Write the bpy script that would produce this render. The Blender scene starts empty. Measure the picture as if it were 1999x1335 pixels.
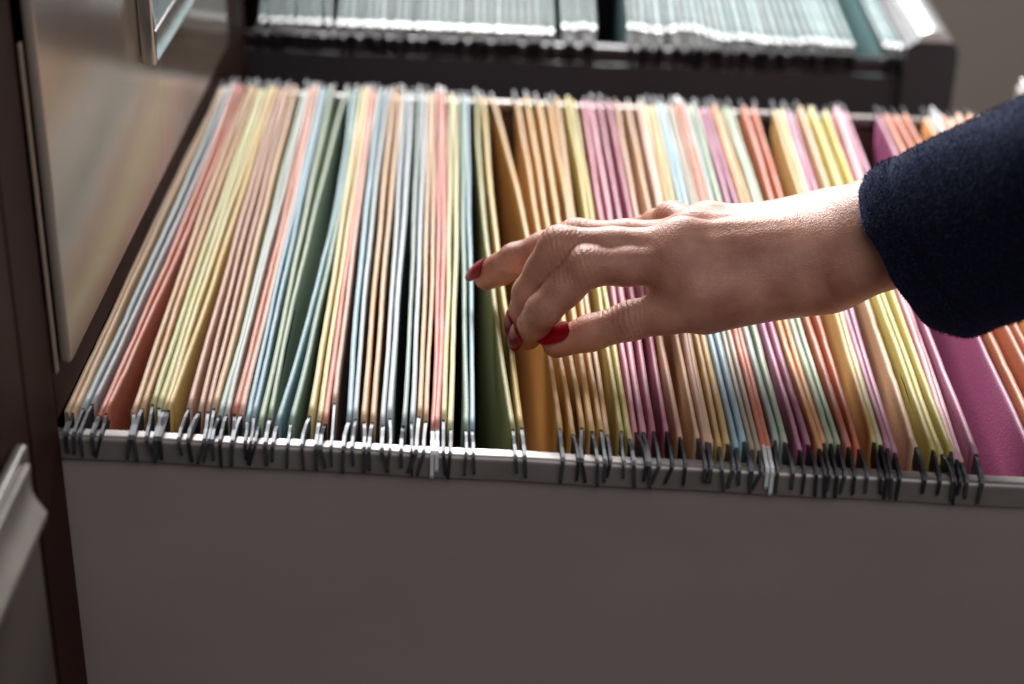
import bpy, bmesh, math, random
import numpy as np
from mathutils import Vector, Matrix

random.seed(7)
RNG = np.random.default_rng(11)
scene = bpy.context.scene
COL = scene.collection

# ------------------------------------------------------------------ camera
F_PX, PW, PH = 3900.0, 1999.0, 1335.0          # focal length and frame of the photograph in its pixels
PITCH, ROLL, CAM_H = math.atan(1868.0 / F_PX), 0.042, 0.345
_f = np.array([0, math.cos(PITCH), -math.sin(PITCH)])
_r0 = np.array([1.0, 0, 0]); _u0 = np.array([0, math.sin(PITCH), math.cos(PITCH)])
_r = _r0 * math.cos(ROLL) + _u0 * math.sin(ROLL)
_u = -_r0 * math.sin(ROLL) + _u0 * math.cos(ROLL)
CAM = np.array([0, 0, CAM_H])
cam_data = bpy.data.cameras.new('camera')
cam = bpy.data.objects.new('camera', cam_data); COL.objects.link(cam)
cam.matrix_world = Matrix(((_r[0], _u[0], -_f[0], CAM[0]), (_r[1], _u[1], -_f[1], CAM[1]),
                           (_r[2], _u[2], -_f[2], CAM[2]), (0, 0, 0, 1)))
cam_data.sensor_width = 36.0
cam_data.lens = F_PX / PW * 36.0
cam_data.clip_start = 0.02; cam_data.clip_end = 60
cam_data.dof.use_dof = True
cam_data.dof.focus_distance = 0.775
cam_data.dof.aperture_fstop = 6.0
cam_data.dof.aperture_blades = 0
scene.camera = cam

# ------------------------------------------------------------------ light
scene.view_settings.view_transform = 'Standard'
scene.view_settings.look = 'None'
scene.view_settings.exposure = 0.0
scene.view_settings.gamma = 1.0
scene.view_settings.use_curve_mapping = False
world = bpy.data.worlds.new('World'); scene.world = world
world.use_nodes = True
bg = world.node_tree.nodes['Background']
bg.inputs['Color'].default_value = (0.86, 0.93, 1.0, 1)
bg.inputs['Strength'].default_value = 0.11

def area_light(name, loc, target, sx, sy, power, color):
    d = bpy.data.lights.new(name, 'AREA'); d.shape = 'RECTANGLE'; d.size = sx; d.size_y = sy
    d.energy = power; d.color = color
    o = bpy.data.objects.new(name, d); COL.objects.link(o)
    o.location = loc
    o.rotation_euler = (Vector(target) - Vector(loc)).to_track_quat('-Z', 'Y').to_euler()
    return o
area_light('window_light', (-0.45, 2.75, 1.32), (0.0, 0.8, 0.0), 1.5, 0.95, 200, (1.0, 0.985, 0.965))
area_light('fill_light', (0.35, -0.30, 1.15), (0.0, 0.65, 0.0), 1.2, 0.8, 8.0, (1.0, 0.96, 0.94))  # added fill to lift the drawer side and hand, not a known lamp
scene.cycles.max_bounces = 8
scene.cycles.use_denoising = True

# ------------------------------------------------------------------ helpers
def ray(x, y):
    return _f + (x - PW / 2) / F_PX * _r - (y - PH / 2) / F_PX * _u
def pz(x, y, z=0.0):
    """where the sight line of a photo pixel meets the height z"""
    d = ray(x, y); return CAM + d * (z - CAM_H) / d[2]
def srgb(r, g, b):
    return tuple(((c / 255) / 12.92 if c / 255 <= 0.04045 else ((c / 255 + 0.055) / 1.055) ** 2.4) for c in (r, g, b))
def mesh_obj(name, verts, faces, mat, parent=None, origin=(0, 0, 0), smooth=False, mats=None, face_mat=None):
    me = bpy.data.meshes.new(name)
    o_ = np.asarray(origin, float)
    v = np.asarray(verts, float).reshape(-1, 3) - o_
    me.from_pydata(v.tolist(), [], [tuple(int(i) for i in f) for f in faces])
    for m in (mats or [mat]):
        me.materials.append(m)
    if face_mat is not None:
        me.polygons.foreach_set('material_index', np.asarray(face_mat, dtype=np.int32))
    if smooth:
        me.polygons.foreach_set('use_smooth', np.ones(len(me.polygons), dtype=bool))
    me.update()
    ob = bpy.data.objects.new(name, me); COL.objects.link(ob)
    if parent is not None:
        ob.parent = parent
    return ob
def tag(o, label=None, category=None, group=None, kind=None):
    if label: o['label'] = label
    if category: o['category'] = category
    if group: o['group'] = group
    if kind: o['kind'] = kind
    return o
def empty(name, loc, label, category, group=None):
    o = bpy.data.objects.new(name, None); COL.objects.link(o)
    o.location = loc; o.empty_display_size = 0.02
    return tag(o, label, category, group)
class MB:
    """collects boxes and extruded outlines into one mesh"""
    def __init__(s): s.v = []; s.f = []
    def add(s, v, f):
        n = len(s.v); s.v += [tuple(p) for p in v]; s.f += [tuple(i + n for i in q) for q in f]
    def box(s, lo, hi, bevel=0.0):
        bm = bmesh.new(); bmesh.ops.create_cube(bm, size=1.0)
        lo = Vector(lo); hi = Vector(hi)
        for v in bm.verts:
            v.co = Vector([(lo[i] + hi[i]) / 2 + v.co[i] * (hi[i] - lo[i]) for i in range(3)])
        if bevel:
            bmesh.ops.bevel(bm, geom=bm.edges[:], offset=bevel, segments=3, affect='EDGES', profile=0.5)
        bm.verts.index_update()
        s.add([tuple(v.co) for v in bm.verts], [[v.index for v in f.verts] for f in bm.faces]); bm.free()
    def prism(s, outline, axis, a, b):
        """outline of 2-D points in the two other axes, pulled from a to b along axis"""
        def put(p, t):
            p = list(p); p.insert(axis, t); return tuple(p)
        n = len(outline)
        v = [put(p, a) for p in outline] + [put(p, b) for p in outline]
        f = [[i, (i + 1) % n, n + (i + 1) % n, n + i] for i in range(n)]
        f += [list(range(n))[::-1], list(range(n, 2 * n))]
        s.add(v, f)
    def build(s, name, mat, parent=None, origin=(0, 0, 0), smooth=False, plumb=False):
        if plumb:       # cabinet bodies stand plumb; the open drawers sag a little on their runners
            s.v = [(x - 0.042 * (z - 0.01), y, z) for (x, y, z) in s.v]
        ob = mesh_obj(name, s.v, s.f, mat, parent, origin, smooth)
        bm = bmesh.new(); bm.from_mesh(ob.data); bmesh.ops.recalc_face_normals(bm, faces=bm.faces[:])
        bm.to_mesh(ob.data); bm.free()
        if smooth:
            ob.data.polygons.foreach_set('use_smooth', np.ones(len(ob.data.polygons), dtype=bool))
            try: ob.data.set_sharp_from_angle(angle=math.radians(35))
            except Exception: pass
        return ob

# ------------------------------------------------------------------ materials
def new_mat(name):
    m = bpy.data.materials.new(name); m.use_nodes = True
    nt = m.node_tree
    return m, nt, nt.nodes['Principled BSDF']
def noise(nt, scale, detail=3.0, coord='Object', stretch=None):
    tc = nt.nodes.new('ShaderNodeTexCoord'); n = nt.nodes.new('ShaderNodeTexNoise')
    n.inputs['Scale'].default_value = scale; n.inputs['Detail'].default_value = detail
    if stretch:
        mp = nt.nodes.new('ShaderNodeMapping'); mp.inputs['Scale'].default_value = stretch
        nt.links.new(tc.outputs[coord], mp.inputs['Vector']); nt.links.new(mp.outputs['Vector'], n.inputs['Vector'])
    else:
        nt.links.new(tc.outputs[coord], n.inputs['Vector'])
    return n
def ramp(nt, src, c0, c1, p0=0.3, p1=0.7):
    r = nt.nodes.new('ShaderNodeValToRGB')
    r.color_ramp.elements[0].position = p0; r.color_ramp.elements[1].position = p1
    r.color_ramp.elements[0].color = (*c0, 1); r.color_ramp.elements[1].color = (*c1, 1)
    nt.links.new(src, r.inputs['Fac']); return r
def bump(nt, src, bs, strength, dist):
    b = nt.nodes.new('ShaderNodeBump'); b.inputs['Strength'].default_value = strength
    b.inputs['Distance'].default_value = dist
    nt.links.new(src, b.inputs['Height']); nt.links.new(b.outputs['Normal'], bs.inputs['Normal']); return b
_paper = {}
def paper(rgb):
    if rgb in _paper: return _paper[rgb]
    m, nt, bs = new_mat('card_%d_%d_%d' % rgb)
    g_ = 0.3 * rgb[0] + 0.59 * rgb[1] + 0.11 * rgb[2]
    c = srgb(*[0.90 * q + 0.10 * (0.5 * g_ + 125) for q in rgb])
    n = noise(nt, 26, 5, stretch=(1, 0.35, 1))
    r = ramp(nt, n.outputs['Fac'], tuple(x * 0.86 for x in c), tuple(min(1, x * 1.08) for x in c))
    # ridge folds painted paler: worn fibres plus the whitish highlight of the backlight
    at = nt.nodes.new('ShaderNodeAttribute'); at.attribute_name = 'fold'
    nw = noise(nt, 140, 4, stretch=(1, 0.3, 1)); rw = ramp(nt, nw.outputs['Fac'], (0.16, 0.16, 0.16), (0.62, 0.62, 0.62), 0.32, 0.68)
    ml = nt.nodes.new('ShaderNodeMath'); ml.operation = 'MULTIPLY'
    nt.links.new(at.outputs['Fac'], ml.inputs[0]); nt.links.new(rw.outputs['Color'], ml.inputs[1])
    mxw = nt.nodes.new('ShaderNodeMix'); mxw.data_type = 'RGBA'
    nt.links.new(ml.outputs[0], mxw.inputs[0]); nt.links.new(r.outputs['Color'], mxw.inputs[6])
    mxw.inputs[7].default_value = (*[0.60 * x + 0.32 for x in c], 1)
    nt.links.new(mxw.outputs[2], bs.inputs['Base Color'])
    bs.inputs['Roughness'].default_value = 0.58
    bs.inputs['Specular IOR Level'].default_value = 0.55
    n2 = noise(nt, 900, 3)
    bump(nt, n2.outputs['Fac'], bs, 0.35, 0.0006)
    _paper[rgb] = m
    return m
def metal(name, rgb, rough, metallic=1.0, bumpy=0.15):
    m, nt, bs = new_mat(name)
    n = noise(nt, 60, 4)
    c = srgb(*rgb)
    r = ramp(nt, n.outputs['Fac'], tuple(x * 0.75 for x in c), c)
    nt.links.new(r.outputs['Color'], bs.inputs['Base Color'])
    bs.inputs['Metallic'].default_value = metallic
    bs.inputs['Roughness'].default_value = rough
    n2 = noise(nt, 300, 3)
    bump(nt, n2.outputs['Fac'], bs, bumpy, 0.0004)
    return m
def paint(name, rgb, rough, spec=0.5, ior=1.5, coat=0.0, var=0.12, bump_s=0.05, scale=14, stretch=None):
    m, nt, bs = new_mat(name)
    c = srgb(*rgb)
    n = noise(nt, scale, 6, stretch=stretch)
    r = ramp(nt, n.outputs['Fac'], tuple(x * (1 - var) for x in c), tuple(x * (1 + var) for x in c))
    nt.links.new(r.outputs['Color'], bs.inputs['Base Color'])
    bs.inputs['Roughness'].default_value = rough
    bs.inputs['IOR'].default_value = ior
    bs.inputs['Specular IOR Level'].default_value = spec
    bs.inputs['Coat Weight'].default_value = coat
    bs.inputs['Coat Roughness'].default_value = 0.12
    ng = noise(nt, 7, 6, stretch=(1, 1, 0.6))
    mr = nt.nodes.new('ShaderNodeMapRange'); mr.inputs['From Min'].default_value = 0.3; mr.inputs['From Max'].default_value = 0.7
    mr.inputs['To Min'].default_value = rough * 0.82; mr.inputs['To Max'].default_value = min(1, rough * 1.2)
    nt.links.new(ng.outputs['Fac'], mr.inputs['Value']); nt.links.new(mr.outputs['Result'], bs.inputs['Roughness'])
    n2 = noise(nt, 180, 4)
    bump(nt, n2.outputs['Fac'], bs, bump_s, 0.001)
    return m
M_SIDE = paint('grey_brown_enamel', (152, 140, 137), 0.40, var=0.07, scale=9, stretch=(1, 1, 2.2))
M_FRAME = paint('maroon_brown_paint', (56, 28, 25), 0.6, spec=0.12, var=0.12)
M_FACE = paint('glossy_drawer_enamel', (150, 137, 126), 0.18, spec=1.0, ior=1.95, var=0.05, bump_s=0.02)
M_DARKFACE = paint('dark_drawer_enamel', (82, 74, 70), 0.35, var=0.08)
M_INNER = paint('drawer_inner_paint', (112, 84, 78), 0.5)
M_CHARCOAL = paint('charcoal_paint', (50, 51, 57), 0.4)
M_RAIL = metal('rail_metal', (160, 152, 150), 0.42, 0.6, 0.1)
M_TIP = metal('tip_metal', (240, 244, 246), 0.3, 0.7, 0.05)
M_BLACK = paint('black_hook_coating', (12, 12, 14), 0.6, spec=0.2)
M_DARKRAIL = metal('dark_rail_metal', (70, 68, 72), 0.3, 0.9, 0.1)
M_CHROME = metal('worn_chrome', (215, 218, 220), 0.16, 1.0, 0.06)
M_STEEL = metal('hook_steel', (92, 94, 99), 0.5, 0.7, 0.1)
M_DARKSTEEL = metal('dark_hook_steel', (70, 72, 77), 0.5, 0.8, 0.1)
M_WHITEPLASTIC = paint('white_plastic', (222, 224, 226), 0.4, var=0.03)
M_ALU = metal('brushed_pull_metal', (196, 190, 184), 0.38, 0.55, 0.08)
M_TRIM = paint('trim_enamel', (150, 130, 116), 0.45)
M_CARD = paint('blue_grey_card', (84, 96, 112), 0.08, spec=0.6, var=0.1)
M_WALL = paint('plaster_wall', (136, 126, 118), 0.8, var=0.04, scale=2)
M_FLOOR = paint('floor_vinyl', (120, 110, 100), 0.5, var=0.1, scale=3)

# ------------------------------------------------------------------ setting
mb = MB(); mb.add([(-6, -3, -0.95), (6, -3, -0.95), (6, 3.6, -0.95), (-6, 3.6, -0.95)], [(0, 1, 2, 3)])
tag(mb.build('floor', M_FLOOR), kind='structure')
mb = MB(); mb.box((-6, 3.6, -0.95), (6, 3.75, 2.4))
tag(mb.build('wall', M_WALL), kind='structure')

# ------------------------------------------------------------------ cabinets
XF = -0.163                      # cabinet frame plane
Y_F0, Y_F1 = 0.6365, 0.6295      # outer face of the near hanging rail, left and right end
XR = 0.268                       # inner face of the open drawer's front
def yf(x): return Y_F0 + (Y_F1 - Y_F0) * (x - XF) / (0.19 - XF)
Y_B = 1.0290                     # inner face of the far hanging rail

cab = empty('filing_cabinet', (XF, 0.83, -0.95), 'grey-brown filing cabinet whose open drawer holds the coloured folders', 'filing cabinet', 'filing cabinets standing side by side')
O = (XF, 0.83, -0.95)
mb = MB()
mb.box((XF - 0.02, 0.600, -0.95), (XF, 0.6345, 0.42))                   # near stile
mb.box((XF - 0.02, 1.042, -0.95), (XF, 1.098, 0.42))                   # far stile
mb.box((XF - 0.02, 0.6345, 0.0015), (XF + 0.0002, 1.042, 0.045), 0.001)          # rail over the open drawer
mb.box((XF - 0.02, 0.6345, -0.95), (XF, 1.042, -0.32))                 # below the open drawer
mb.box((XF - 0.02, 0.6345, 0.40), (XF, 1.042, 0.42))
mb.box((XF - 0.6, 0.600, -0.95), (XF - 0.0205, 0.606, 0.42))
mb.box((XF - 0.6, 1.092, -0.95), (XF - 0.0205, 1.098, 0.42))
mb.box((XF - 0.6, 0.6065, 0.414), (XF - 0.0205, 1.0915, 0.42))
mb.box((XF - 0.6, 0.6065, -0.95), (XF - 0.59, 1.0915, 0.4135))
mb.build('frame', M_FRAME, cab, O, plumb=True)
df = MB(); df.box((XF + 0.0005, 0.6445, 0.020), (XF + 0.0048, 1.034, 0.39), 0.0016)
front = df.build('closed_drawer_front', M_FACE, cab, O, smooth=True, plumb=True)
# card holder on the closed drawer front: bevelled chrome frame, bars with their real thickness
hx, hy0, hy1, hz0, hz1 = XF + 0.0048, 0.806, 0.93, 0.0805, 0.156
mb = MB()
def bar_z(y0, y1, z0, z1, th):
    mb.box((hx + 0.0004, y0, z0), (hx + th, y1, z1), 0.0012)
bar_z(hy0, hy0 + 0.0055, hz0, hz1, 0.0065)
bar_z(hy1 - 0.0055, hy1, hz0, hz1, 0.0065)
mb.prism([(hx + 0.0004, hz0), (hx + 0.0065, hz0), (hx + 0.0065, hz0 + 0.0012), (hx + 0.0032, hz0 + 0.0085), (hx + 0.0004, hz0 + 0.0085)], 1, hy0 + 0.0056, hy1 - 0.0056)
bar_z(hy0 + 0.0056, hy1 - 0.0056, hz1 - 0.0055, hz1, 0.0065)
mb.build('card_holder', M_CHROME, front, O, smooth=True, plumb=True)
front.data.materials[0] = M_FACE
mb = MB(); mb.box((hx + 0.0005, hy0 + 0.006, hz0 + 0.009), (hx + 0.0022, hy1 - 0.006, hz1 - 0.006))
mb.build('card', M_CARD, front, O, plumb=True)
mb = MB(); mb.box((XF + 0.0006, 0.6362, 0.020), (XF + 0.0016, 0.6392, 0.142), 0.0004)
mb.build('edge_trim', M_TRIM, cab, O, plumb=True)

# open drawer body
mb = MB()
x0, x1 = XF - 0.05, XR
def slab_y(xa, xb, fy, dy, z0, z1):
    """thin wall that follows the rail line"""
    v = []
    for z in (z0, z1):
        v += [(xa, fy(xa), z), (xb, fy(xb), z), (xb, fy(xb) + dy, z), (xa, fy(xa) + dy, z)]
    mb.add(v, [(0, 1, 5, 4), (1, 2, 6, 5), (2, 3, 7, 6), (3, 0, 4, 7), (0, 3, 2, 1), (4, 5, 6, 7)])
slab_y(x0, x1, lambda x: yf(x) + 0.0022, 0.0012, -0.300, -0.0150)
drawer = mb.build('open_drawer', M_SIDE, cab, O)
mb = MB()
slab_y(x0, x1, lambda x: Y_B + 0.0052, 0.0012, -0.2985, -0.0135)
mb.build('far_side', M_INNER, drawer, O)
mb = MB(); mb.box((x0, 0.641, -0.303), (x1 - 0.001, Y_B + 0.0045, -0.3005))
mb.build('drawer_bottom', M_INNER, drawer, O)
def rail(xa, xb, fy, sgn, parent, origin, mat, zt=-0.005, h=0.0092, w=0.0068, name='hanging_rail'):
    """rolled rail: rounded top edge, flat outer face, short return"""
    prof = []
    r = 0.0022
    for k in range(6):
        a = math.radians(180 - 90 * k / 5)
        prof.append((r + r * math.cos(a), zt - r + r * math.sin(a)))
    prof += [(w - 0.0008, zt), (w, zt - 0.0008), (w, zt - 0.004), (w - 0.001, zt - 0.004), (w - 0.001, zt - 0.0016), (0.0012, zt - h + 0.0001), (0.0, zt - h)]
    b = MB(); n = len(prof); v = []
    N = 24
    for i in range(N + 1):
        x = xa + (xb - xa) * i / N
        wob = 0.00012 * math.sin(i * 1.9)
        for (d, z) in prof: v.append((x, fy(x) + sgn * d + wob, z + wob))
    f = []
    for i in range(N):
        for k in range(n):
            f.append((i * n + k, i * n + (k + 1) % n, (i + 1) * n + (k + 1) % n, (i + 1) * n + k))
    f += [tuple(range(n)), tuple(range(N * n, N * n + n))[::-1]]
    b.add(v, f)
    return b.build(name, mat, parent, origin, smooth=True)
rail(x0, x1, yf, 1, drawer, O, M_RAIL)
rail(x0, x1, lambda x: Y_B + 0.0068, -1, drawer, O, M_RAIL)
mb = MB()
mb.prism([(XR + 0.0005, -0.30), (XR + 0.0225, -0.30), (XR + 0.0225, 0.010), (XR + 0.019, 0.0145), (XR + 0.004, 0.0145), (XR + 0.0005, 0.0105)], 1, 0.6295, 1.046)
fp = mb.build('drawer_front', M_SIDE, drawer, O)
mb = MB(); mb.box((XR + 0.0015, 0.632, 0.0147), (XR + 0.0215, 1.044, 0.0166), 0.0006)
mb.build('front_rim', M_TIP, drawer, O)

# the cabinet further back with its own open drawer
O2 = (XF, 1.34, -0.95)
cab2 = empty('filing_cabinet', O2, 'dark filing cabinet behind, its open drawer full of grey-green folders', 'filing cabinet', 'filing cabinets standing side by side')
mb = MB()
mb.box((XF - 0.02, 1.0995, -0.95), (XF - 0.001, 1.128, 0.42))
mb.box((XF - 0.02, 1.54, -0.95), (XF - 0.001, 1.59, 0.42))
mb.box((XF - 0.02, 1.1285, 0.02), (XF - 0.001, 1.5395, 0.06))
mb.box((XF - 0.02, 1.1285, -0.95), (XF - 0.001, 1.5395, -0.32))
mb.box((XF - 0.6, 1.0995, -0.95), (XF - 0.0205, 1.105, 0.42))
mb.box((XF - 0.6, 1.585, -0.95), (XF - 0.0205, 1.59, 0.42))
mb.box((XF - 0.6, 1.1055, -0.95), (XF - 0.59, 1.5845, 0.42))
mb.build('frame', M_FRAME, cab2, O2, plumb=True)
mb = MB(); mb.box((XF - 0.0005, 1.14, 0.024), (XF + 0.004, 1.53, 0.39), 0.0015)
mb.build('closed_drawer_front', M_FACE, cab2, O2, smooth=True, plumb=True)
YR = 1.137
mb = MB(); mb.box((x0, YR + 0.002, -0.30), (0.222, YR + 0.0032, -0.016))
dr2 = mb.build('open_drawer', M_CHARCOAL, cab2, O2)
mb = MB(); mb.box((x0, 1.527, -0.30), (0.222, 1.5285, -0.016)); mb.build('far_side', M_CHARCOAL, dr2, O2)
mb = MB(); mb.box((x0, YR + 0.0036, -0.303), (0.221, 1.5265, -0.3005)); mb.build('drawer_bottom', M_CHARCOAL, dr2, O2)
rail(x0, 0.2215, lambda x: YR, 1, dr2, O2, M_DARKRAIL)
rail(x0, 0.2215, lambda x: 1.5262, -1, dr2, O2, M_DARKRAIL)
mb = MB()
mb.prism([(0.2225, -0.31), (0.2530, -0.31), (0.2530, 0.004), (0.2495, 0.009), (0.227, 0.009), (0.2225, 0.005)], 1, 1.128, 1.537)
mb.build('drawer_front', M_CHARCOAL, dr2, O2)
mb = MB(); prof = [(0.2285, 0.0093)]
for k in range(9):
    a = math.radians(180 - 180 * k / 8); prof.append((0.2385 + 0.0098 * math.cos(a), 0.0095 + 0.0066 * math.sin(a)))
prof.append((0.2485, 0.0093))
mb.prism(prof, 1, 1.129, 1.536)
mb.build('front_rim', M_TIP, dr2, O2, smooth=True)

# the cabinet nearer the camera on the left: closed drawers, one with a moulded pull
O3 = (XF, 0.40, -0.95)
cab3 = empty('filing_cabinet', O3, 'filing cabinet at the left edge with a pale metal drawer pull', 'filing cabinet', 'filing cabinets standing side by side')
mb = MB()
mb.box((XF - 0.02, 0.566, -0.95), (XF - 0.0004, 0.5990, 0.42))
mb.box((XF - 0.02, 0.18, -0.95), (XF - 0.0004, 0.20, 0.42))
mb.box((XF - 0.02, 0.2005, 0.0235), (XF - 0.0004, 0.5655, 0.135))
mb.box((XF - 0.02, 0.2005, -0.95), (XF - 0.0004, 0.5655, -0.30))
mb.box((XF - 0.6, 0.593, -0.95), (XF - 0.0205, 0.599, 0.42))
mb.box((XF - 0.6, 0.18, -0.95), (XF - 0.0205, 0.186, 0.42))
mb.box((XF - 0.6, 0.1865, -0.95), (XF - 0.59, 0.5925, 0.42))
mb.build('frame', M_FRAME, cab3, O3, plumb=True)
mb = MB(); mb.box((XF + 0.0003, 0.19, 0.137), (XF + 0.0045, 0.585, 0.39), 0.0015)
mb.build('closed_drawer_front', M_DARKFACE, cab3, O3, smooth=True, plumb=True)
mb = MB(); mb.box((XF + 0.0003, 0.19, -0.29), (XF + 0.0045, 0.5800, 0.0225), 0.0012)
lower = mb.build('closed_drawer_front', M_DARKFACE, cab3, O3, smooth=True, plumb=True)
hxp = XF + 0.0046
prof = [(hxp, 0.0072), (hxp + 0.0030, 0.0084), (hxp + 0.0038, 0.0078), (hxp + 0.0040, 0.0060)]
for k in range(1, 8):
    t = k / 8
    prof.append((hxp + 0.0040 + 0.0034 * t ** 2 - 0.0014 * math.sin(math.pi * t), 0.0060 - 0.0150 * t))
prof += [(hxp + 0.0076, -0.0096), (hxp + 0.0074, -0.0122), (hxp + 0.006, -0.0132), (hxp, -0.0128)]
prof = [(x, z + 0.0145) for x, z in prof]
mb = MB(); mb.prism(prof, 1, 0.20, 0.5660)
mb.build('handle', M_ALU, lower, O3, smooth=True, plumb=True)

# ------------------------------------------------------------------ hanging folders
def flap_mesh(p0, p1, bow, zj, bx, depth, wid, seed, lean=0.0):
    """one side of a hanging folder: card folded over its bar, hanging to bx at the fold below"""
    rg = random.Random(seed)
    N = 44
    w = wid / 2
    ph = [rg.uniform(0, 6.28) for _ in range(6)]
    prof = []                                              # (offset from sheet, depth below ridge)
    right = [(0.00028, depth), (0.00028, 0.15), (0.00028, 0.10), (0.0003, 0.06), (0.00032, 0.035), (0.0004, 0.021), (0.0006, 0.0185), (w * 0.92, 0.009), (w, 0.004), (w, 0.0016), (w * 0.90, 0.0005), (w * 0.55, 0.0001)]
    prof = right + [(0.0, 0.0)] + [(-a, b) for a, b in right[::-1]]
    n = len(prof)
    V = []
    L = p1[1] - p0[1]
    for i in range(N + 1):
        t = i / N
        y = p0[1] + L * t
        rx = p0[0] + (p1[0] - p0[0]) * t + bow * 4 * t * (1 - t)
        rx += 0.00022 * math.sin(7 * t + ph[0]) + 0.00012 * math.sin(19 * t + ph[1])
        rz = zj[0] + (zj[1] - zj[0]) * t + 0.00025 * math.sin(9 * t + ph[2]) + 0.00015 * math.sin(31 * t + ph[3])
        nick = rg.uniform(-0.00007, 0.00007) - (rg.uniform(0.0002, 0.0006) if rg.random() < 0.035 else 0)
        jx = rg.uniform(-0.00006, 0.00006)
        for (o, d) in prof:
            k = d / depth
            warp = (0.0016 * math.sin(5 * t + ph[4]) + 0.0010 * math.sin(11 * t + ph[5])) * min(1, d / 0.05) * (1 - k)
            x = rx * (1 - k) + (bx + 0.5 * (rx - (p0[0] + p1[0]) / 2)) * k + warp + lean * math.sin(math.pi * k)
            V.append((x + o + jx * (d < 0.004), y, rz - d + (nick if d < 0.0012 else 0)))
    Fc = []
    for i in range(N):
        for k in range(n):
            Fc.append((i * n + k, i * n + (k + 1) % n, (i + 1) * n + (k + 1) % n, (i + 1) * n + k))
    Fc += [tuple(range(n))[::-1], tuple(range(N * n, N * n + n))]
    return V, Fc
def fold_wear_highlight(fl, n):  # ridge-top mask for the wear and the painted highlight
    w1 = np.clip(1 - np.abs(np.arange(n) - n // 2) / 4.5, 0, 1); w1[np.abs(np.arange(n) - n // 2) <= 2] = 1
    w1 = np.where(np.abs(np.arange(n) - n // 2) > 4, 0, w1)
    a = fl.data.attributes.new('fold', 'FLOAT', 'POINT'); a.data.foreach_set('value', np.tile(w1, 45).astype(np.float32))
def hook_outline(g, rw=0.0068, drop=0.0, rise=0.0):
    return [(-0.03, -0.0011), (0.0, -0.0011), (g * 0.55, -0.0012 + rise * 0.3), (g + 0.001, -0.0022 + rise), (g + rw + 0.0012 + rise, -0.0026 + rise), (g + rw + 0.0022 + rise, -0.0040),
            (g + rw + 0.0019, -0.0108 - drop), (g + rw + 0.0011, -0.0122 - drop), (g + rw + 0.0006, -0.0112 - drop), (g + rw + 0.0004, -0.0049),
            (g - 0.0003, -0.0049), (g - 0.0006, -0.0096), (g - 0.0030, -0.0118), (g * 0.35, -0.0100), (-0.004, -0.0062), (-0.03, -0.0055)]
def bar_mesh(p0, p1, bow, zj, yrail_f, yrail_b, seed, th=0.0010):
    """the flat steel bar of a flap: hook, run inside the card, hook - one closed outline"""
    rg = random.Random(seed + 991)
    dx = (p1[0] - p0[0]) / (p1[1] - p0[1])
    L = p1[1] - p0[1]
    mids = [k / 9 for k in range(1, 9)]
    parts = []
    for end in (0, 1):
        p = p0 if end == 0 else p1
        g = (p[1] - yrail_f) if end == 0 else (yrail_b - p[1])
        g = max(g, 0.0015)
        bend = rg.gauss(0, 0.0009); tail = rg.gauss(0, 0.0004); twist = rg.gauss(0, 0.06)
        if th == 0.0013: bend = tail = twist = 0.0
        elif rg.random() < 0.12: tail += rg.choice((-1, 1)) * 0.003
        pts = []
        for (s, z) in hook_outline(g, drop=rg.uniform(-0.002, 0.0022), rise=0.0 if end == 0 else rg.uniform(0.0, 0.0024))[1:-1]:
            q = max(0.0, min(1.0, s / g)); qq = max(0, -z - 0.004) / 0.011 if s > g else 0
            x = p[0] + (-dx if end == 0 else dx) * s + bend * q + tail * qq + twist * (z + 0.003) * q
            pts.append((x, p[1] - s if end == 0 else p[1] + s, z + zj[end] * (1 - q)))
        parts.append(pts)
    def mid(t, z):
        return (p0[0] + (p1[0] - p0[0]) * t + bow * 4 * t * (1 - t), p0[1] + L * t, z + zj[0] + (zj[1] - zj[0]) * t)
    a, c = parts
    lowm = [mid(t, -0.0056) for t in mids]; topm = [mid(t, -0.0013) for t in mids]
    na, nc, nm = len(a), len(c), len(mids)
    one = a + c + lowm + topm
    n = len(one)
    V = [(x + sg * th / 2, y, z) for sg in (-1, 1) for (x, y, z) in one]
    lo_i = [na - 1] + [na + nc + q for q in range(nm)] + [na + nc - 1]
    hi_i = [0] + [na + nc + nm + q for q in range(nm)] + [na]
    Fc = []
    for s_ in (0, n):
        fs = [tuple(range(na)), tuple(range(na, na + nc))[::-1]] + [(lo_i[q], lo_i[q + 1], hi_i[q + 1], hi_i[q]) for q in range(nm + 1)]
        Fc += [tuple(v + s_ for v in (f_ if s_ == 0 else f_[::-1])) for f_ in fs]
    for chain in (list(range(na)), list(range(na, na + nc)), lo_i, hi_i):
        Fc += [(p_, q_, q_ + n, p_ + n) for p_, q_ in zip(chain[:-1], chain[1:])]
    b = MB(); b.add(V, Fc)
    return b
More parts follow.
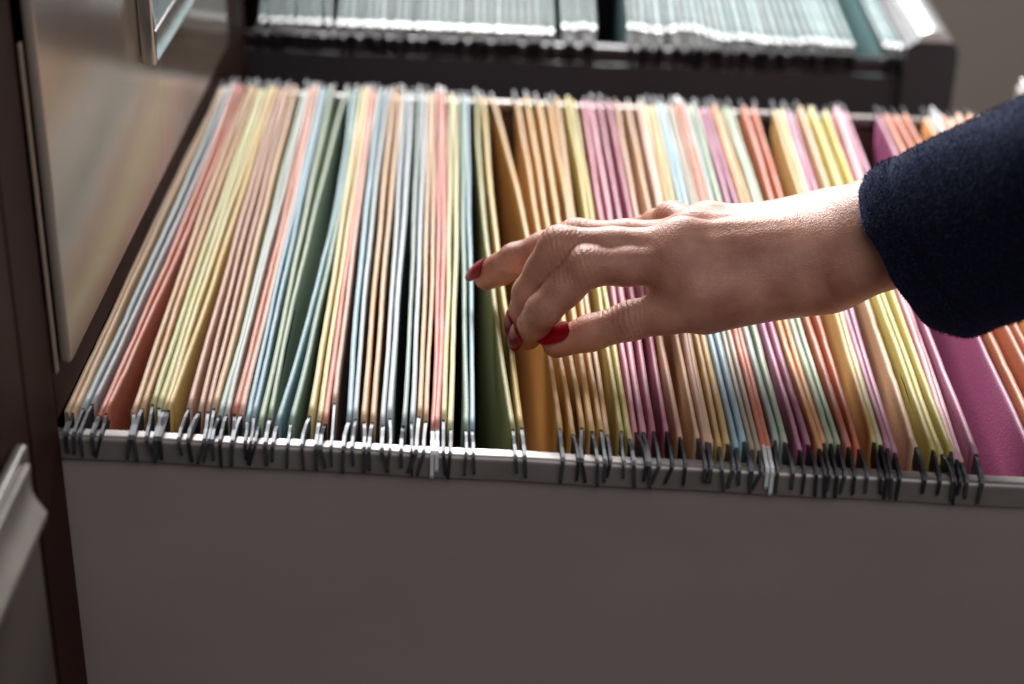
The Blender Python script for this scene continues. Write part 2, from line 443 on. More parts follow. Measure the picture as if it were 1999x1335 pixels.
# ridge table: photo position of the near end, x of the far end, mid x at row 455 where it can be read
def far_y(x): return 189 + 0.045 * (x - 980)
R = {1: (130, 800, 434, 290), 2: (142, 800, 441, 298), 3: (163, 787, 447, 316), 4: (180, 781, 455, 335), 5: (195, 803, 466, 348), 6: (207, 799, 477, 361),
     7: (260, 798, 488, 378), 8: (277, 793, 497, 393), 9: (298, 787, 507, 408), 10: (310, 789, 516, 419), 11: (321, 796, 526, 431), 12: (329, 798, 537, 446),
     13: (369, 793, 546, 462), 14: (390, 797, 554, 475), 15: (406, 796, 566, 491), 16: (418, 794, 578, 505), 17: (430, 809, 595, 522), 18: (442, 803, 602, 530),
     19: (458, 805, 610, 546), 20: (471, 799, 618, 555), 21: (481, 812, 629, 563), 22: (495, 804, 636, 572), 23: (507, 821, 650, 588), 24: (527, 809, 678, 602),
     25: (541, 820, 688, 642), 26: (567, 818, 697, 653), 27: (605, 806, 710, 665), 28: (623, 815, 719, 677), 29: (636, 824, 727, 685), 30: (653, 783, 735, 693),
     31: (682, 813, 748, 709), 32: (695, 816, 761, 723), 33: (711, 818, 773, 740), 34: (727, 821, 783, 757), 35: (748, 821, 792, 772), 36: (761, 809, 804, 786),
     37: (788, 828, 820, 808), 38: (803, 819, 829, 821), 39: (818, 807, 838, 833), 40: (832, 813, 846, 845), 41: (845, 830, 857, 857), 42: (854, 830, 866, 866),
     43: (866, 813, 881, 877), 44: (880, 828, 890, 890), 45: (909, 831, 902, 906), 46: (921, 833, 910, 918), 47: (1001, 835, 931, 949), 48: (1018, 830, 944, 969),
     49: (1092, 834, 961, 1030), 50: (1118, 838, 1010, 1055), 51: (1136, 825, 1028, 0), 52: (1155, 839, 1052, 0), 53: (1173, 832, 1074, 0), 54: (1185, 838, 1086, 0),
     55: (1213, 837, 1108, 0), 56: (1228, 853, 1117, 0), 57: (1241, 838, 1140, 0), 58: (1256, 836, 1153, 0), 59: (1276, 835, 1170, 0), 60: (1302, 832, 1188, 0),
     61: (1327, 849, 1203, 0), 62: (1363, 845, 1226, 0), 63: (1379, 859, 1247, 0), 64: (1386, 858, 1256, 0), 65: (1405, 861, 1266, 0), 66: (1420, 857, 1275, 0),
     67: (1438, 864, 1285, 0), 68: (1452, 856, 1294, 0), 69: (1469, 868, 1304, 0), 70: (1482, 874, 1315, 0), 71: (1491, 864, 1325, 0), 72: (1500, 863, 1332, 0),
     73: (1514, 857, 1341, 0), 74: (1532, 857, 1352, 0), 75: (1561, 869, 1368, 0), 76: (1577, 865, 1379, 0), 77: (1600, 869, 1394, 0), 78: (1609, 856, 1404, 0),
     79: (1622, 859, 1416, 0), 80: (1637, 857, 1428, 0), 81: (1656, 868, 1453, 0), 82: (1676, 870, 1471, 0), 83: (1706, 860, 1511, 0), 84: (1718, 866, 1524, 0),
     85: (1733, 872, 1536, 0), 86: (1748, 873, 1548, 0), 87: (1790, 862, 1562, 0), 88: (1821, 874, 1582, 0), 89: (1839, 878, 1595, 0), 90: (1857, 879, 1612, 0),
     91: (1868, 891, 1631, 0), 92: (1878, 891, 1641, 0), 93: (1906, 879, 1651, 0), 94: (2024, 893, 1717, 0), 95: (2052, 892, 1730, 0), 96: (2106, 898, 1747, 0),
     97: (2125, 897, 1766, 0), 98: (2150, 899, 1811, 0), 99: (2170, 899, 1828, 0), 100: (2186, 899, 1841, 0), 101: (2200, 899, 1856, 0), 102: (2214, 899, 1868, 0),
     103: (2240, 901, 1890, 0), 104: (2254, 901, 1900, 0), 105: (2268, 901, 1912, 0), 106: (2282, 901, 1926, 0)}
P_ = dict(tan=(222, 178, 130), pinktan=(216, 166, 138), blgrey=(168, 184, 188), lilac=(190, 180, 184), salmon=(220, 122, 90), apricot=(222, 170, 112), lime=(216, 210, 146),
          cream=(232, 212, 142), gold=(228, 190, 100), mint=(188, 212, 200), greywhite=(206, 206, 198), sky=(152, 190, 206), sage=(164, 184, 152), teal=(134, 178, 188),
          green=(126, 160, 142), palepink=(228, 172, 150), coral=(224, 112, 94), ice=(196, 208, 214), greygreen=(156, 180, 174), honey=(228, 174, 90), pink=(216, 126, 148),
          rose=(184, 82, 112), peach=(216, 158, 122), orange=(216, 96, 48), beige=(172, 156, 134), olive=(168, 162, 82), khaki=(214, 172, 92), yellow=(216, 198, 100),
          magenta=(160, 66, 114), mauve=(194, 112, 148), rust=(196, 98, 56), palerose=(220, 150, 164), amber=(226, 148, 74))
# (ridge a, ridge b, colour a, colour b, colour words, white hooks)
FOLDERS = [
    (1, 2, 'tan', 'tan', 'worn tan', 0), (3, 4, 'blgrey', 'lilac', 'pale grey-blue', 0), (5, 6, 'salmon', 'salmon', 'deep salmon', 0), (7, 8, 'tan', 'apricot', 'apricot tan', 0),
    (9, 10, 'lime', 'lime', 'pale lime', 0), (11, 12, 'cream', 'gold', 'buttery yellow', 0), (13, 14, 'pinktan', 'pinktan', 'pinkish tan', 0), (15, 16, 'pinktan', 'tan', 'fawn', 0),
    (17, 18, 'mint', 'greywhite', 'mint white', 0), (19, 20, 'salmon', 'palepink', 'thin salmon pink', 0), (21, 22, 'sky', 'sky', 'sky blue', 0), (23, 24, 'sage', 'sage', 'soft sage green', 0),
    (25, 26, 'teal', 'green', 'bowed teal', 0), (27, 28, 'cream', 'cream', 'frayed cream', 0), (29, 30, 'salmon', 'palepink', 'rosy salmon', 0), (31, 32, 'sky', 'ice', 'icy blue', 0),
    (33, 34, 'apricot', 'tan', 'wavy buff', 0), (35, 36, 'ice', 'ice', 'crinkled silver-white', 0), (37, 38, 'greygreen', 'ice', 'grey-green', 0), (39, 40, 'tan', 'tan', 'straw tan', 0),
    (41, 42, 'coral', 'coral', 'coral red', 1), (43, 44, 'cream', 'lime', 'lemon cream', 0), (45, 46, 'green', 'sky', 'blue and green', 0), (47, 48, 'olive', 'gold', 'olive and yellow', 0),
    (49, 50, 'honey', 'honey', 'wide-open golden', 0), (51, 52, 'honey', 'honey', 'honey gold', 0), (53, 54, 'honey', 'apricot', 'golden tan', 0), (55, 56, 'yellow', 'yellow', 'mustard yellow', 0),
    (57, 58, 'pink', 'pink', 'rose pink', 0), (59, 60, 'rose', 'rose', 'raspberry pink', 0), (61, 62, 'peach', 'tan', 'peach brown', 0), (63, 64, 'pinktan', 'tan', 'thin peach', 0),
    (65, 66, 'khaki', 'khaki', 'ochre gold', 0), (67, 68, 'sky', 'sky', 'powder blue', 0), (69, 70, 'beige', 'beige', 'grey beige', 0), (71, 72, 'orange', 'orange', 'bright orange', 1),
    (73, 74, 'greygreen', 'sage', 'sage', 0), (75, 76, 'mauve', 'magenta', 'mauve pink', 0), (77, 78, 'amber', 'amber', 'amber', 0), (79, 80, 'sage', 'sage', 'grey sage', 0),
    (81, 82, 'rust', 'orange', 'rusty orange', 0), (83, 84, 'khaki', 'lime', 'khaki and lime', 0), (85, 86, 'mauve', 'mauve', 'candy pink', 0), (87, 88, 'tan', 'yellow', 'broad tan and yellow', 0),
    (89, 90, 'yellow', 'yellow', 'lime yellow', 0), (91, 92, 'palerose', 'palerose', 'pale pink', 0), (93, 94, 'mauve', 'magenta', 'wide-open magenta', 0), (95, 96, 'rust', 'rust', 'burnt orange', 0),
    (97, 98, 'rust', 'amber', 'brick orange', 0), (99, 100, 'greywhite', 'rust', 'cream with bright white hooks', 1), (101, 102, 'peach', 'peach', 'faded peach', 0),
    (103, 104, 'amber', 'amber', 'far orange', 0), (105, 106, 'yellow', 'yellow', 'far yellow', 0)]
def ridge(i):
    fx, fy_, bx_, mx = R[i]
    p0 = pz(fx, fy_, 0.0); p1 = pz(bx_, far_y(bx_) + random.uniform(-11, 6), 0.0)
    p0[1] = min(max(p0[1], yf(p0[0]) + 0.0095), yf(p0[0]) + 0.030)
    p1[1] = min(p1[1], Y_B - 0.0030)
    bow = 0.0
    if mx:
        pm = pz(mx, 455, 0.0); t = (pm[1] - p0[1]) / (p1[1] - p0[1])
        bow = (pm[0] - (p0[0] + (p1[0] - p0[0]) * t)) / (4 * t * (1 - t))
        bow = max(-0.005, min(0.0062, bow))
    else:
        bow = random.uniform(-0.0004, 0.0006)
    return p0, p1, bow
names = [f[4] for f in FOLDERS]
for k, (a, b, ca, cb, words, white) in enumerate(FOLDERS):
    ra, rb = ridge(a), ridge(b)
    mid = (ra[0] + ra[1] + rb[0] + rb[1]) / 4
    base = (mid[0], mid[1], -0.225)
    if k == 0: lab = 'worn tan hanging folder right against the cabinet, before the pale grey-blue folder'
    elif k == len(FOLDERS) - 1: lab = 'far yellow hanging folder, the last one beyond the blue sleeve'
    else: lab = '%s hanging folder between the %s and the %s ones' % (words, names[k - 1], names[k + 1])
    t = empty('hanging_folder', base, lab, 'hanging folder', 'coloured hanging folders in the open drawer')
    for j, (rr, cc) in enumerate(((ra, ca), (rb, cb))):
        p0, p1, bow = rr
        sd = k * 17 + j * 5 + 3
        zj = (random.uniform(-0.0012, 0.0008), random.uniform(-0.0016, 0.0018))
        bxm = mid[0] + (-0.0012 if j == 0 else 0.0012)
        V, Fc = flap_mesh(p0, p1, bow, zj, bxm, 0.222, random.uniform(0.0018, 0.0023), sd)
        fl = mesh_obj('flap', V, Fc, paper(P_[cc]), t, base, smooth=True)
        fold_wear_highlight(fl, len(V) // 45)
        if ca != cb:
            fl['label'] = 'folder flap in %s card' % {'blgrey': 'pale blue-grey', 'lilac': 'lilac grey', 'greywhite': 'off-white', 'palepink': 'pale pink', 'greygreen': 'grey-green', 'sky': 'sky blue', 'ice': 'icy blue', 'pinktan': 'pinkish tan'}.get(cc, cc)
        hm = M_WHITEPLASTIC if white else (M_DARKSTEEL if random.random() < (0.2 if p0[0] < 0.1 else 0.7) else M_STEEL)
        bar_mesh(p0, p1, bow, zj, yf(p0[0]) + 0.0068, Y_B, sd, 0.0013 if white else random.uniform(0.0009, 0.0013)).build('hanger_bar', hm, fl, base)

# grey-green folders of the cabinet behind: (first x, last x, number of folders, near row at both ends, skew)
GREEN = [(72, 114, 116), (86, 126, 127), (66, 106, 108), (94, 134, 136)]
blocks = [(512, 636, 4, 46, 62, -0.036, 'left block'), (662, 1074, 14, 60, 76, -0.022, 'big middle block'), (1104, 1156, 2, 58, 58, -0.002, 'small block standing alone'),
          (1234, 1664, 15, 58, 98, 0.006, 'right-hand block'), (1728, 1772, 2, 92, 98, 0.004, 'far right block')]
ordn = ['first', 'second', 'third', 'fourth', 'fifth', 'sixth', 'seventh', 'eighth', 'ninth', 'tenth', 'eleventh', 'twelfth', 'thirteenth', 'fourteenth', 'fifteenth']
for (xa, xb, nf, ya, yb, skew, bname) in blocks:
    for i in range(nf):
        ends = []
        for j in range(2):
            t_ = (i * 2 + j) / (nf * 2 - 1)
            x = xa + (xb - xa) * t_ + random.uniform(-2, 2)
            y = ya + (yb - ya) * t_ + (5 * math.sin(t_ * 9 + xa) + 4.5 * math.sin(t_ * 23 + 2 * xa)) * (1 if nf > 4 else 0.3) - 9
            p0 = pz(x, y, 0.0); p0[1] = min(max(p0[1], YR + 0.0150), YR + 0.050)
            sk = skew * (1 if xa < 600 else (1 - t_ * 0.75))
            p1 = np.array([p0[0] + sk + random.uniform(-0.001, 0.001), 1.514 + random.uniform(-0.002, 0.002), 0.0])
            ends.append((p0, p1))
        mid = sum(e[0] + e[1] for e in ends) / 4
        base = (mid[0], mid[1], -0.225)
        lab = '%s grey-green folder from the left in the %s of the rear drawer' % (ordn[i], bname)
        t = empty('hanging_folder', base, lab, 'hanging folder', 'grey-green hanging folders in the rear drawer')
        for j, (p0, p1) in enumerate(ends):
            sd = int(xa) * 31 + i * 7 + j
            zj = (random.uniform(-0.001, 0.001), random.uniform(-0.001, 0.001))
            V, Fc = flap_mesh(p0, p1, 0.0, zj, mid[0] + (-0.001 if j == 0 else 0.001), 0.222, 0.0026, sd)
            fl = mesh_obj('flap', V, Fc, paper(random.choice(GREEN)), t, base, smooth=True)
            fold_wear_highlight(fl, len(V) // 45)
            bar_mesh(p0, p1, 0.0, zj, YR + 0.0068, 1.5194, sd, 0.0036).build('hanger_bar', M_BLACK, fl, base)
            tip = MB(); dxy = (p1[0] - p0[0]) / (p1[1] - p0[1])
            tip.box((p0[0] - 0.0015 - dxy * 0.003, p0[1] - 0.0078, -0.0036), (p0[0] + 0.0015 - dxy * 0.003, p0[1] - 0.0002, 0.0009), 0.0008)
            tip.build('end_cap', M_TIP, fl, base, smooth=True)

# ------------------------------------------------------------------ the hand
def smin(a, b, k):
    h = np.clip(0.5 + 0.5 * (b - a) / k, 0, 1)
    return b + (a - b) * h - k * h * (1 - h)
VOX = 0.00092
lo = np.array([-0.026, 0.655, -0.012]); hi = np.array([0.215, 0.80, 0.115])
nx, ny, nz = (np.ceil((hi - lo) / VOX).astype(int) + 1)
GX, GY, GZ = [(lo[i] + VOX * np.arange((nx, ny, nz)[i])).astype(np.float32) for i in range(3)]
def cone(a, b, ra, rb, flat=None):
    """distance to a tapered capsule, evaluated on the grid; flat=(direction, factor) squeezes it"""
    a = np.asarray(a, np.float32); b = np.asarray(b, np.float32)
    X = GX[:, None, None]; Y = GY[None, :, None]; Z = GZ[None, None, :]
    ba = b - a; l2 = float(ba @ ba) + 1e-12
    h = np.clip(((X - a[0]) * ba[0] + (Y - a[1]) * ba[1] + (Z - a[2]) * ba[2]) / l2, 0, 1)
    dx = X - a[0] - h * ba[0]; dy = Y - a[1] - h * ba[1]; dz = Z - a[2] - h * ba[2]
    if flat is not None:
        n, s = flat; n = np.asarray(n, np.float32); n = n / np.linalg.norm(n)
        q = (dx * n[0] + dy * n[1] + dz * n[2]) * (s - 1)
        dx = dx + q * n[0]; dy = dy + q * n[1]; dz = dz + q * n[2]
    return np.sqrt(dx * dx + dy * dy + dz * dz) - (ra + (rb - ra) * h)
HJ = {  # joints: photo pixel and height above the folders
    'wrist': (1640, 484, 0.046), 'arm': (1830, 412, 0.064), 'arm2': (2010, 362, 0.088),
    't0': (1530, 548, 0.038), 't1': (1378, 590, 0.031), 't2': (1234, 625, 0.0210), 't3': (1087, 670, 0.0085),
    'i1': (1318, 516, 0.0430), 'i2': (1143, 520, 0.0415), 'i3': (1060, 606, 0.0245), 'i4': (1030, 655, 0.0085),
    'm1': (1325, 484, 0.0475), 'm2': (1092, 481, 0.0455), 'm3': (1034, 572, 0.0245), 'm4': (1020, 632, 0.0080),
    'r1': (1345, 466, 0.0430), 'r2': (1125, 465, 0.0355), 'r3': (1006, 508, 0.0235), 'r4': (951, 540, 0.0105),
    'p1': (1376, 452, 0.0425), 'p2': (1312, 430, 0.0400), 'p3': (1252, 452, 0.0200), 'p4': (1240, 478, 0.0080)}
J = {k: pz(*v) for k, v in HJ.items()}
def lerp(a, b, t): return a + (b - a) * t
up = np.array([0.05, -0.25, 1.0]); up = up / np.linalg.norm(up)
wr = J['wrist']; side = np.array([0.0, 1.0, 0.2])
palm = cone(wr + side * 0.010, J['arm'] + side * 0.011, 0.0140, 0.0175, (up, 1.10))
palm = smin(palm, cone(wr - side * 0.010, J['arm'] - side * 0.011, 0.0142, 0.0175, (up, 1.10)), 0.012)
palm = smin(palm, cone(lerp(wr, J['i1'], 0.12), lerp(wr, J['arm'], 0.8), 0.0160, 0.0180), 0.014)
palm = smin(palm, cone(J['arm'], J['arm2'], 0.0165, 0.0175), 0.012)
for nme, off, r0_, r1_ in (('i1', -0.012, 0.0132, 0.0102), ('m1', -0.004, 0.0136, 0.0102), ('r1', 0.006, 0.0142, 0.0092), ('p1', 0.012, 0.0138, 0.0082)):
    palm = smin(palm, cone(wr + side * off - np.array([0.004, 0, 0]), J[nme] - up * 0.0015, r0_, r1_, (up, 1.05)), 0.010)
# thenar and hypothenar pads
palm = smin(palm, cone(lerp(wr, J['t0'], 0.4) - up * 0.006, J['t1'] - up * 0.0005, 0.0140, 0.0112), 0.012)
palm = smin(palm, cone(lerp(wr, J['i1'], 0.35) - up * 0.004, lerp(J['t1'], J['i1'], 0.45), 0.012, 0.0080), 0.014)
palm = smin(palm, cone(wr + side * 0.012 - up * 0.008, J['p1'] - up * 0.009, 0.0125, 0.0095), 0.012)
# extensor tendons on the back of the hand
for nme, off in (('i1', -0.006), ('m1', -0.002), ('r1', 0.003), ('p1', 0.008)):
    a = lerp(J[nme], wr + side * off, 0.04) + up * 0.0084
    b = lerp(J[nme], wr + side * off, 0.66) + up * 0.0122
    palm = smin(palm, cone(a, b, 0.0032, 0.0016), 0.0042)
    palm = smin(palm, cone(J[nme] + up * 0.0030, J[nme] + up * 0.0031, 0.0088, 0.0088), 0.006)
# ulnar head
FR = {'i': (0.0085, 0.0077, 0.0066, 0.0058), 'm': (0.0085, 0.0077, 0.0066, 0.0057), 'r': (0.0082, 0.0075, 0.0068, 0.0057), 'p': (0.0080, 0.0074, 0.0062, 0.0052), 't': (0.0112, 0.0088, 0.0082, 0.0064)}
total = palm.copy()
for fk in 'imrpt':
    if fk != 't':
        a, b, c, d = (J[fk + str(i)] for i in (1, 2, 3, 4)); r1_, r2_, r3_, r4_ = FR[fk]
    else:
        a, b, c, d = J['t0'], J['t1'], J['t2'], J['t3']; r1_, r2_, r3_, r4_ = 0.0128, 0.0097, 0.0074, 0.0059
    m12 = lerp(a, b, 0.55); m23 = lerp(b, c, 0.5)
    fg = cone(a, m12, r1_, r2_ * 0.955)
    fg = smin(fg, cone(m12, b, r2_ * 0.955, r2_), 0.004)
    fg = smin(fg, cone(b, m23, r2_, (r2_ + r3_) / 2 * 0.97), 0.004)
    fg = smin(fg, cone(m23, c, (r2_ + r3_) / 2 * 0.97, r3_), 0.004)
    m34 = lerp(c, d, 0.55)
    fg = smin(fg, cone(c, m34, r3_, r3_ * 0.93), 0.003)
    fg = smin(fg, cone(m34, d, r3_ * 0.93, r4_), 0.003)
    one = smin(palm, fg, 0.0045)
    total = smin(total, one, 0.0007)
def surface_nets(val, lo, vox):
    s = val < 0
    nx, ny, nz = val.shape
    c = np.zeros((nx - 1, ny - 1, nz - 1), np.int8)
    for dx in (0, 1):
        for dy in (0, 1):
            for dz in (0, 1):
                c += s[dx:nx - 1 + dx, dy:ny - 1 + dy, dz:nz - 1 + dz]
    act = (c > 0) & (c < 8)
    idx = -np.ones(act.shape, np.int64)
    I = np.argwhere(act); idx[act] = np.arange(len(I))
    acc = np.zeros((len(I), 3)); cnt = np.zeros(len(I))
    corners = [(x, y, z) for x in (0, 1) for y in (0, 1) for z in (0, 1)]
    for a in corners:
        for ax in range(3):
            if a[ax]: continue
            b = list(a); b[ax] = 1
            va = val[I[:, 0] + a[0], I[:, 1] + a[1], I[:, 2] + a[2]]; vb = val[I[:, 0] + b[0], I[:, 1] + b[1], I[:, 2] + b[2]]
            m = (va < 0) != (vb < 0)
            t = np.where(m, va / np.where(m, va - vb, 1), 0)
            p = np.tile(np.array(a, float), (len(I), 1)); p[:, ax] += t
            acc[m] += p[m]; cnt[m] += 1
    V = lo + vox * (I + acc / cnt[:, None])
    quads = []
    for ax in range(3):
        sh = [slice(None)] * 3; sh2 = [slice(None)] * 3
        sh[ax] = slice(0, -1); sh2[ax] = slice(1, None)
        A = s[tuple(sh)]; B = s[tuple(sh2)]
        E = np.argwhere(A != B)
        o1, o2 = [k for k in range(3) if k != ax]
        ok = (E[:, o1] > 0) & (E[:, o2] > 0) & (E[:, o1] < val.shape[o1] - 1) & (E[:, o2] < val.shape[o2] - 1)
        E = E[ok]
        fl = A[E[:, 0], E[:, 1], E[:, 2]]
        q = []
        for d1, d2 in ((0, 0), (-1, 0), (-1, -1), (0, -1)):
            e = E.copy(); e[:, o1] += d1; e[:, o2] += d2
            q.append(idx[e[:, 0], e[:, 1], e[:, 2]])
        q = np.stack(q, 1)
        flip = fl if ax != 1 else ~fl
        q[~flip] = q[~flip][:, ::-1]
        quads.append(q)
    return V, np.concatenate(quads)
HV, HF = surface_nets(total, lo.astype(float), VOX)
# light smoothing of the grid steps
for _ in range(4):
    acc = np.zeros_like(HV); cnt = np.zeros(len(HV))
    for k in range(4):
        a, b = HF[:, k], HF[:, (k + 1) % 4]
        np.add.at(acc, a, HV[b]); np.add.at(cnt, a, 1); np.add.at(acc, b, HV[a]); np.add.at(cnt, b, 1)
    HV = HV * 0.5 + 0.5 * acc / cnt[:, None]

# skin
m, nt, bs = new_mat('skin')
n1 = noise(nt, 75, 6); r1c = ramp(nt, n1.outputs['Fac'], srgb(164, 108, 90), srgb(202, 148, 126))
at_red = nt.nodes.new('ShaderNodeAttribute'); at_red.attribute_name = 'flush'
mx = nt.nodes.new('ShaderNodeMix'); mx.data_type = 'RGBA'
nt.links.new(at_red.outputs['Fac'], mx.inputs[0]); nt.links.new(r1c.outputs['Color'], mx.inputs[6]); mx.inputs[7].default_value = (*srgb(190, 104, 84), 1)
nt.links.new(mx.outputs[2], bs.inputs['Base Color'])
bs.inputs['Roughness'].default_value = 0.45
bs.inputs['Specular IOR Level'].default_value = 0.42
bs.inputs['Subsurface Weight'].default_value = 0.25
bs.inputs['Subsurface Radius'].default_value = (1.0, 0.35, 0.2)
bs.inputs['Subsurface Scale'].default_value = 0.0025
vo = nt.nodes.new('ShaderNodeTexVoronoi'); vo.feature = 'DISTANCE_TO_EDGE'; vo.inputs['Scale'].default_value = 1000
tc = nt.nodes.new('ShaderNodeTexCoord'); mps = nt.nodes.new('ShaderNodeMapping'); mps.inputs['Scale'].default_value = (1.5, 0.75, 0.8)
nt.links.new(tc.outputs['Object'], mps.inputs['Vector']); nt.links.new(mps.outputs['Vector'], vo.inputs['Vector'])
n2 = noise(nt, 420, 4)
at_c = nt.nodes.new('ShaderNodeAttribute'); at_c.attribute_name = 'crease'
def math_node(op, a, b):
    q = nt.nodes.new('ShaderNodeMath'); q.operation = op
    for i, s in enumerate((a, b)):
        if isinstance(s, (int, float)): q.inputs[i].default_value = s
        else: nt.links.new(s, q.inputs[i])
    return q.outputs[0]
hgt = math_node('ADD', math_node('MULTIPLY', math_node('MINIMUM', vo.outputs['Distance'], 0.35), 1.3), math_node('MULTIPLY', n2.outputs['Fac'], 0.9))
hgt = math_node('SUBTRACT', hgt, math_node('MULTIPLY', at_c.outputs['Fac'], 1.7))
bump(nt, hgt, bs, 0.5, 0.00042)
M_SKIN = m
person = mesh_obj('person', HV, HF, M_SKIN, None, tuple(J['wrist']), smooth=True)
person.location = tuple(J['wrist'])
tag(person, 'hand with red nails reaching from a navy blue sleeve onto the folders', 'person')
# crease attribute: fine folds across each joint, long folds at the wrist
crease = np.zeros(len(HV)); flush = np.zeros(len(HV))
rngc = np.random.default_rng(3)
def wobble(p, s): return 0.5 * np.sin(p[:, 0] * s + 1.3) + 0.5 * np.sin(p[:, 1] * s * 1.31 + p[:, 2] * s * 0.7)
for fk in 'imrpt':
    js = ['t1', 't2', 't3'] if fk == 't' else [fk + '1', fk + '2', fk + '3', fk + '4']
    for q in range(1, len(js) - 1):
        j = J[js[q]]; ax = J[js[q + 1]] - J[js[q - 1]]; ax = ax / np.linalg.norm(ax)
        rel = HV - j; s = rel @ ax; dist = np.linalg.norm(rel, axis=1)
        R_ = 0.0125 if q == 1 else 0.0095
        mask = np.clip(1 - np.abs(s) / (R_ * 0.75), 0, 1) * (dist < R_ * 1.6)
        wave = 0.5 + 0.5 * np.cos((s + 0.0006 * wobble(HV, 420)) * 2 * math.pi / 0.0021)
        crease = np.maximum(crease, mask ** 0.7 * wave ** 3 * (0.8 if q == 1 else 0.35))
    d = np.linalg.norm(HV - J['t3' if fk == 't' else fk + '4'], axis=1); flush = np.maximum(flush, np.clip(1 - d / 0.022, 0, 1) * 0.7)
    if fk != 't':
        d = np.linalg.norm(HV - J[fk + '2'], axis=1); flush = np.maximum(flush, np.clip(1 - d / 0.014, 0, 1) * 0.35)
axw = J['arm'] - wr; axw /= np.linalg.norm(axw)
sw = (HV - wr) @ axw
for s0, wd, am in ((0.004, 0.0006, 0.8), (0.0105, 0.0005, 0.6), (-0.006, 0.0007, 0.5), (-0.013, 0.0006, 0.35), (0.016, 0.0005, 0.35)):
    low = np.clip((wr[2] + 0.012 - HV[:, 2]) / 0.015, 0, 1)
    crease = np.maximum(crease, am * low * np.exp(-((sw - s0 + 0.0018 * wobble(HV, 110)) / wd) ** 2))
at = person.data.attributes.new('crease', 'FLOAT', 'POINT'); at.data.foreach_set('value', crease.astype(np.float32))
at = person.data.attributes.new('flush', 'FLOAT', 'POINT'); at.data.foreach_set('value', flush.astype(np.float32))

# nails
m, nt, bs = new_mat('red_nail_varnish')
bs.inputs['Base Color'].default_value = (*srgb(132, 8, 24), 1)
bs.inputs['Roughness'].default_value = 0.3
bs.inputs['Coat Weight'].default_value = 0.22; bs.inputs['Coat Roughness'].default_value = 0.06; bs.inputs['Specular IOR Level'].default_value = 0.12
n_ = noise(nt, 240, 2); bump(nt, n_.outputs['Fac'], bs, 0.05, 0.0004)
M_NAIL = m
def nail(tip, prev, dorsal, r, length, width, back):
    ax = tip - prev; ax = ax / np.linalg.norm(ax)
    d = np.asarray(dorsal, float); d = d - ax * (d @ ax); d /= np.linalg.norm(d)
    sd = np.cross(ax, d)
    NU, NV = 10, 14
    V = []
    for th in (0.0, 0.0006):
        for j in range(NV + 1):
            v = j / NV
            hw = width / 2 * (math.sqrt(max(0.0, 1 - ((0.30 - v) / 0.33) ** 2)) if v < 0.30 else (1 - 0.10 * (v - 0.3) if v < 0.62 else (1 - 0.032) * math.sqrt(max(0.02, 1 - ((v - 0.62) / 0.40) ** 2))))
            for i in range(NU + 1):
                uu = -1 + 2 * i / NU
                ang = uu * hw / r
                rr = r * (1.0 - 0.10 * max(0, v - 0.35) ** 2 * 4) + 0.00055 + th
                V.append(tip + ax * (-back + length * v) + sd * (rr * math.sin(ang)) + d * (rr * math.cos(ang)))
    n = (NU + 1) * (NV + 1); Fc = []
    for j in range(NV):
        for i in range(NU):
            a = j * (NU + 1) + i
            Fc.append((a, a + NU + 1, a + NU + 2, a + 1)); Fc.append((n + a, n + a + 1, n + a + NU + 2, n + a + NU + 1))
    rim = [i for i in range(NU + 1)] + [(j + 1) * (NU + 1) + NU for j in range(NV)] + [NV * (NU + 1) + i for i in range(NU - 1, -1, -1)] + [j * (NU + 1) for j in range(NV - 1, 0, -1)]
    for k in range(len(rim)):
        a, b = rim[k], rim[(k + 1) % len(rim)]
        Fc.append((a, b, n + b, n + a))
    b_ = MB(); b_.add(V, Fc)
    return b_.build('fingernail', M_NAIL, person, tuple(J['wrist']), smooth=True)
nail(J['t3'], J['t2'], (-0.10, -0.42, 0.90), 0.0065, 0.0140, 0.0088, 0.0078)
nail(J['i4'], J['i3'], (-0.80, -0.58, 0.14), 0.0064, 0.0120, 0.0088, 0.0062)
nail(J['m4'], J['m3'], (-0.95, -0.28, 0.10), 0.0062, 0.0120, 0.0086, 0.0060)
nail(J['r4'], J['r3'], (-0.36, -0.45, 0.82), 0.0063, 0.0135, 0.0092, 0.0062)

# sleeve
m, nt, bs = new_mat('navy_wool')
n1 = noise(nt, 240, 6); rc = ramp(nt, n1.outputs['Fac'], srgb(8, 9, 17), srgb(16, 20, 38))
nt.links.new(rc.outputs['Color'], bs.inputs['Base Color'])
bs.inputs['Roughness'].default_value = 0.95; bs.inputs['Specular IOR Level'].default_value = 0.1
bs.inputs['Sheen Weight'].default_value = 0.35; bs.inputs['Sheen Roughness'].default_value = 0.4
bs.inputs['Sheen Tint'].default_value = (*srgb(120, 140, 200), 1)
n3 = noise(nt, 520, 5); bump(nt, n3.outputs['Fac'], bs, 0.6, 0.0012)
M_WOOL = m
m, nt, bs = new_mat('navy_wool_fibre')
bs.inputs['Base Color'].default_value = (*srgb(32, 42, 84), 1); bs.inputs['Roughness'].default_value = 0.8
M_FIBRE = m
top = pz(1700, 338, 0.078); bot = pz(1862, 664, 0.028)
c0 = (top + bot) / 2
A0 = top - c0
axis = pz(2060, 400, 0.098) - pz(1800, 500, 0.053); axis /= np.linalg.norm(axis)
view = c0 - CAM; view /= np.linalg.norm(view)
B0 = -view + 0.0 * axis; B0 = B0 - A0 * (B0 @ A0) / (A0 @ A0); B0 /= np.linalg.norm(B0)
B0 = B0 * 0.034 - axis * 0.020
NR, NS = 64, 46
SV = []
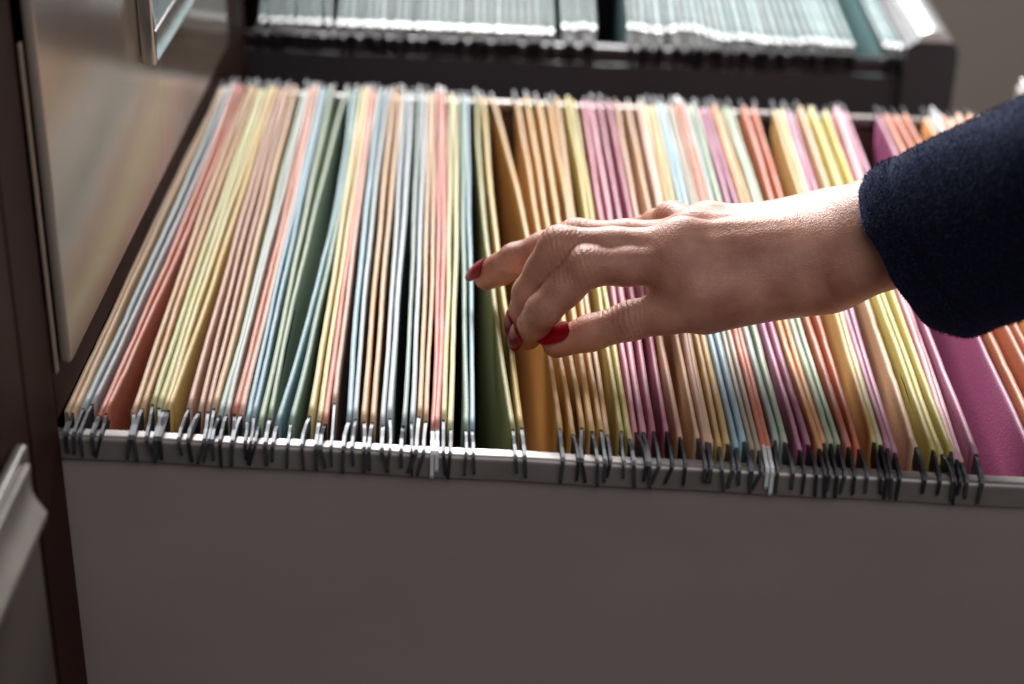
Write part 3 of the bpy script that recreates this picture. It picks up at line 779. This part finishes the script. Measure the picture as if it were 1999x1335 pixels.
def sleeve_pt(t, a, inset=0.0):
    s = t * 0.30
    g = 1.0 + 0.22 * min(t, 1.0) + 0.12 * max(0.0, min(t - 1.0, 1.5))
    fold = 1 + 0.030 * math.sin(3 * a + 9 * t) * min(1, 4 * t) + 0.014 * math.sin(5 * a - 14 * t + 1.0) * min(1, 3 * t)
    roll = -0.0022 * math.exp(-(s / 0.004) ** 2)
    seam = -0.0020 * math.exp(-((s - 0.024) / 0.0014) ** 2) + 0.0008 * math.exp(-((s - 0.012) / 0.008) ** 2)
    kk = fold * g * (1 + (roll + seam - inset) / 0.036)
    ca, sa = math.cos(a), math.sin(a)
    return c0 + axis * s + (A0 * ca * (1 - 0.06 * min(t, 2.0)) + B0 * sa * (1 + 0.06 * min(t, 2.0))) * kk + axis * (0.0012 * math.sin(4 * a + 1) + 0.0008 * math.sin(9 * a)) * math.exp(-(s / 0.03))
ts = [0, 0.004, 0.01, 0.02, 0.035] + [0.05 + 0.95 * (i / (NS - 6)) for i in range(NS - 5)] + [1.15, 1.3, 1.45, 1.6, 1.75, 1.9, 2.05, 2.2]
rows = [(t, 0.003) for t in (0.20, 0.12, 0.06, 0.02, 0.006)] + [(0.0, 0.0012)] + [(t, 0.0) for t in ts]
for (t, ins) in rows:
    for i in range(NR):
        SV.append(sleeve_pt(t, 2 * math.pi * i / NR, ins))
SF = []
for j in range(len(rows) - 1):
    for i in range(NR):
        SF.append((j * NR + i, j * NR + (i + 1) % NR, (j + 1) * NR + (i + 1) % NR, (j + 1) * NR + i))
SF.append(tuple((len(rows) - 1) * NR + i for i in range(NR)))
FM = [0] * len(SF)
# short wool fibres standing on the cloth
NF = 60000
tt = RNG.random(NF) ** 1.15 * 0.62; aa = RNG.random(NF) * 2 * math.pi
nb = len(SV)
for i in range(NF):
    t, a = tt[i], aa[i]
    p = sleeve_pt(t, a); px_ = sleeve_pt(t, a + 0.02) - p; pt = sleeve_pt(t + 0.01, a) - p
    nrm = np.cross(px_, pt); nrm /= np.linalg.norm(nrm)
    if nrm @ (p - (c0 + axis * t * 0.3)) < 0: nrm = -nrm
    d = nrm * 0.45 + RNG.normal(0, 0.55, 3); d /= np.linalg.norm(d)
    L = RNG.uniform(0.0006, 0.0016)
    w = np.cross(d, nrm + RNG.normal(0, .3, 3)); w = w / (np.linalg.norm(w) + 1e-9) * 0.00014
    SV += [p - w - nrm * 0.0002, p + w - nrm * 0.0002, p + d * L]
    SF.append((nb, nb + 1, nb + 2)); FM.append(1); nb += 3
sl = mesh_obj('sleeve', SV, SF, M_WOOL, person, tuple(J['wrist']), smooth=True, mats=[M_WOOL, M_FIBRE], face_mat=FM)
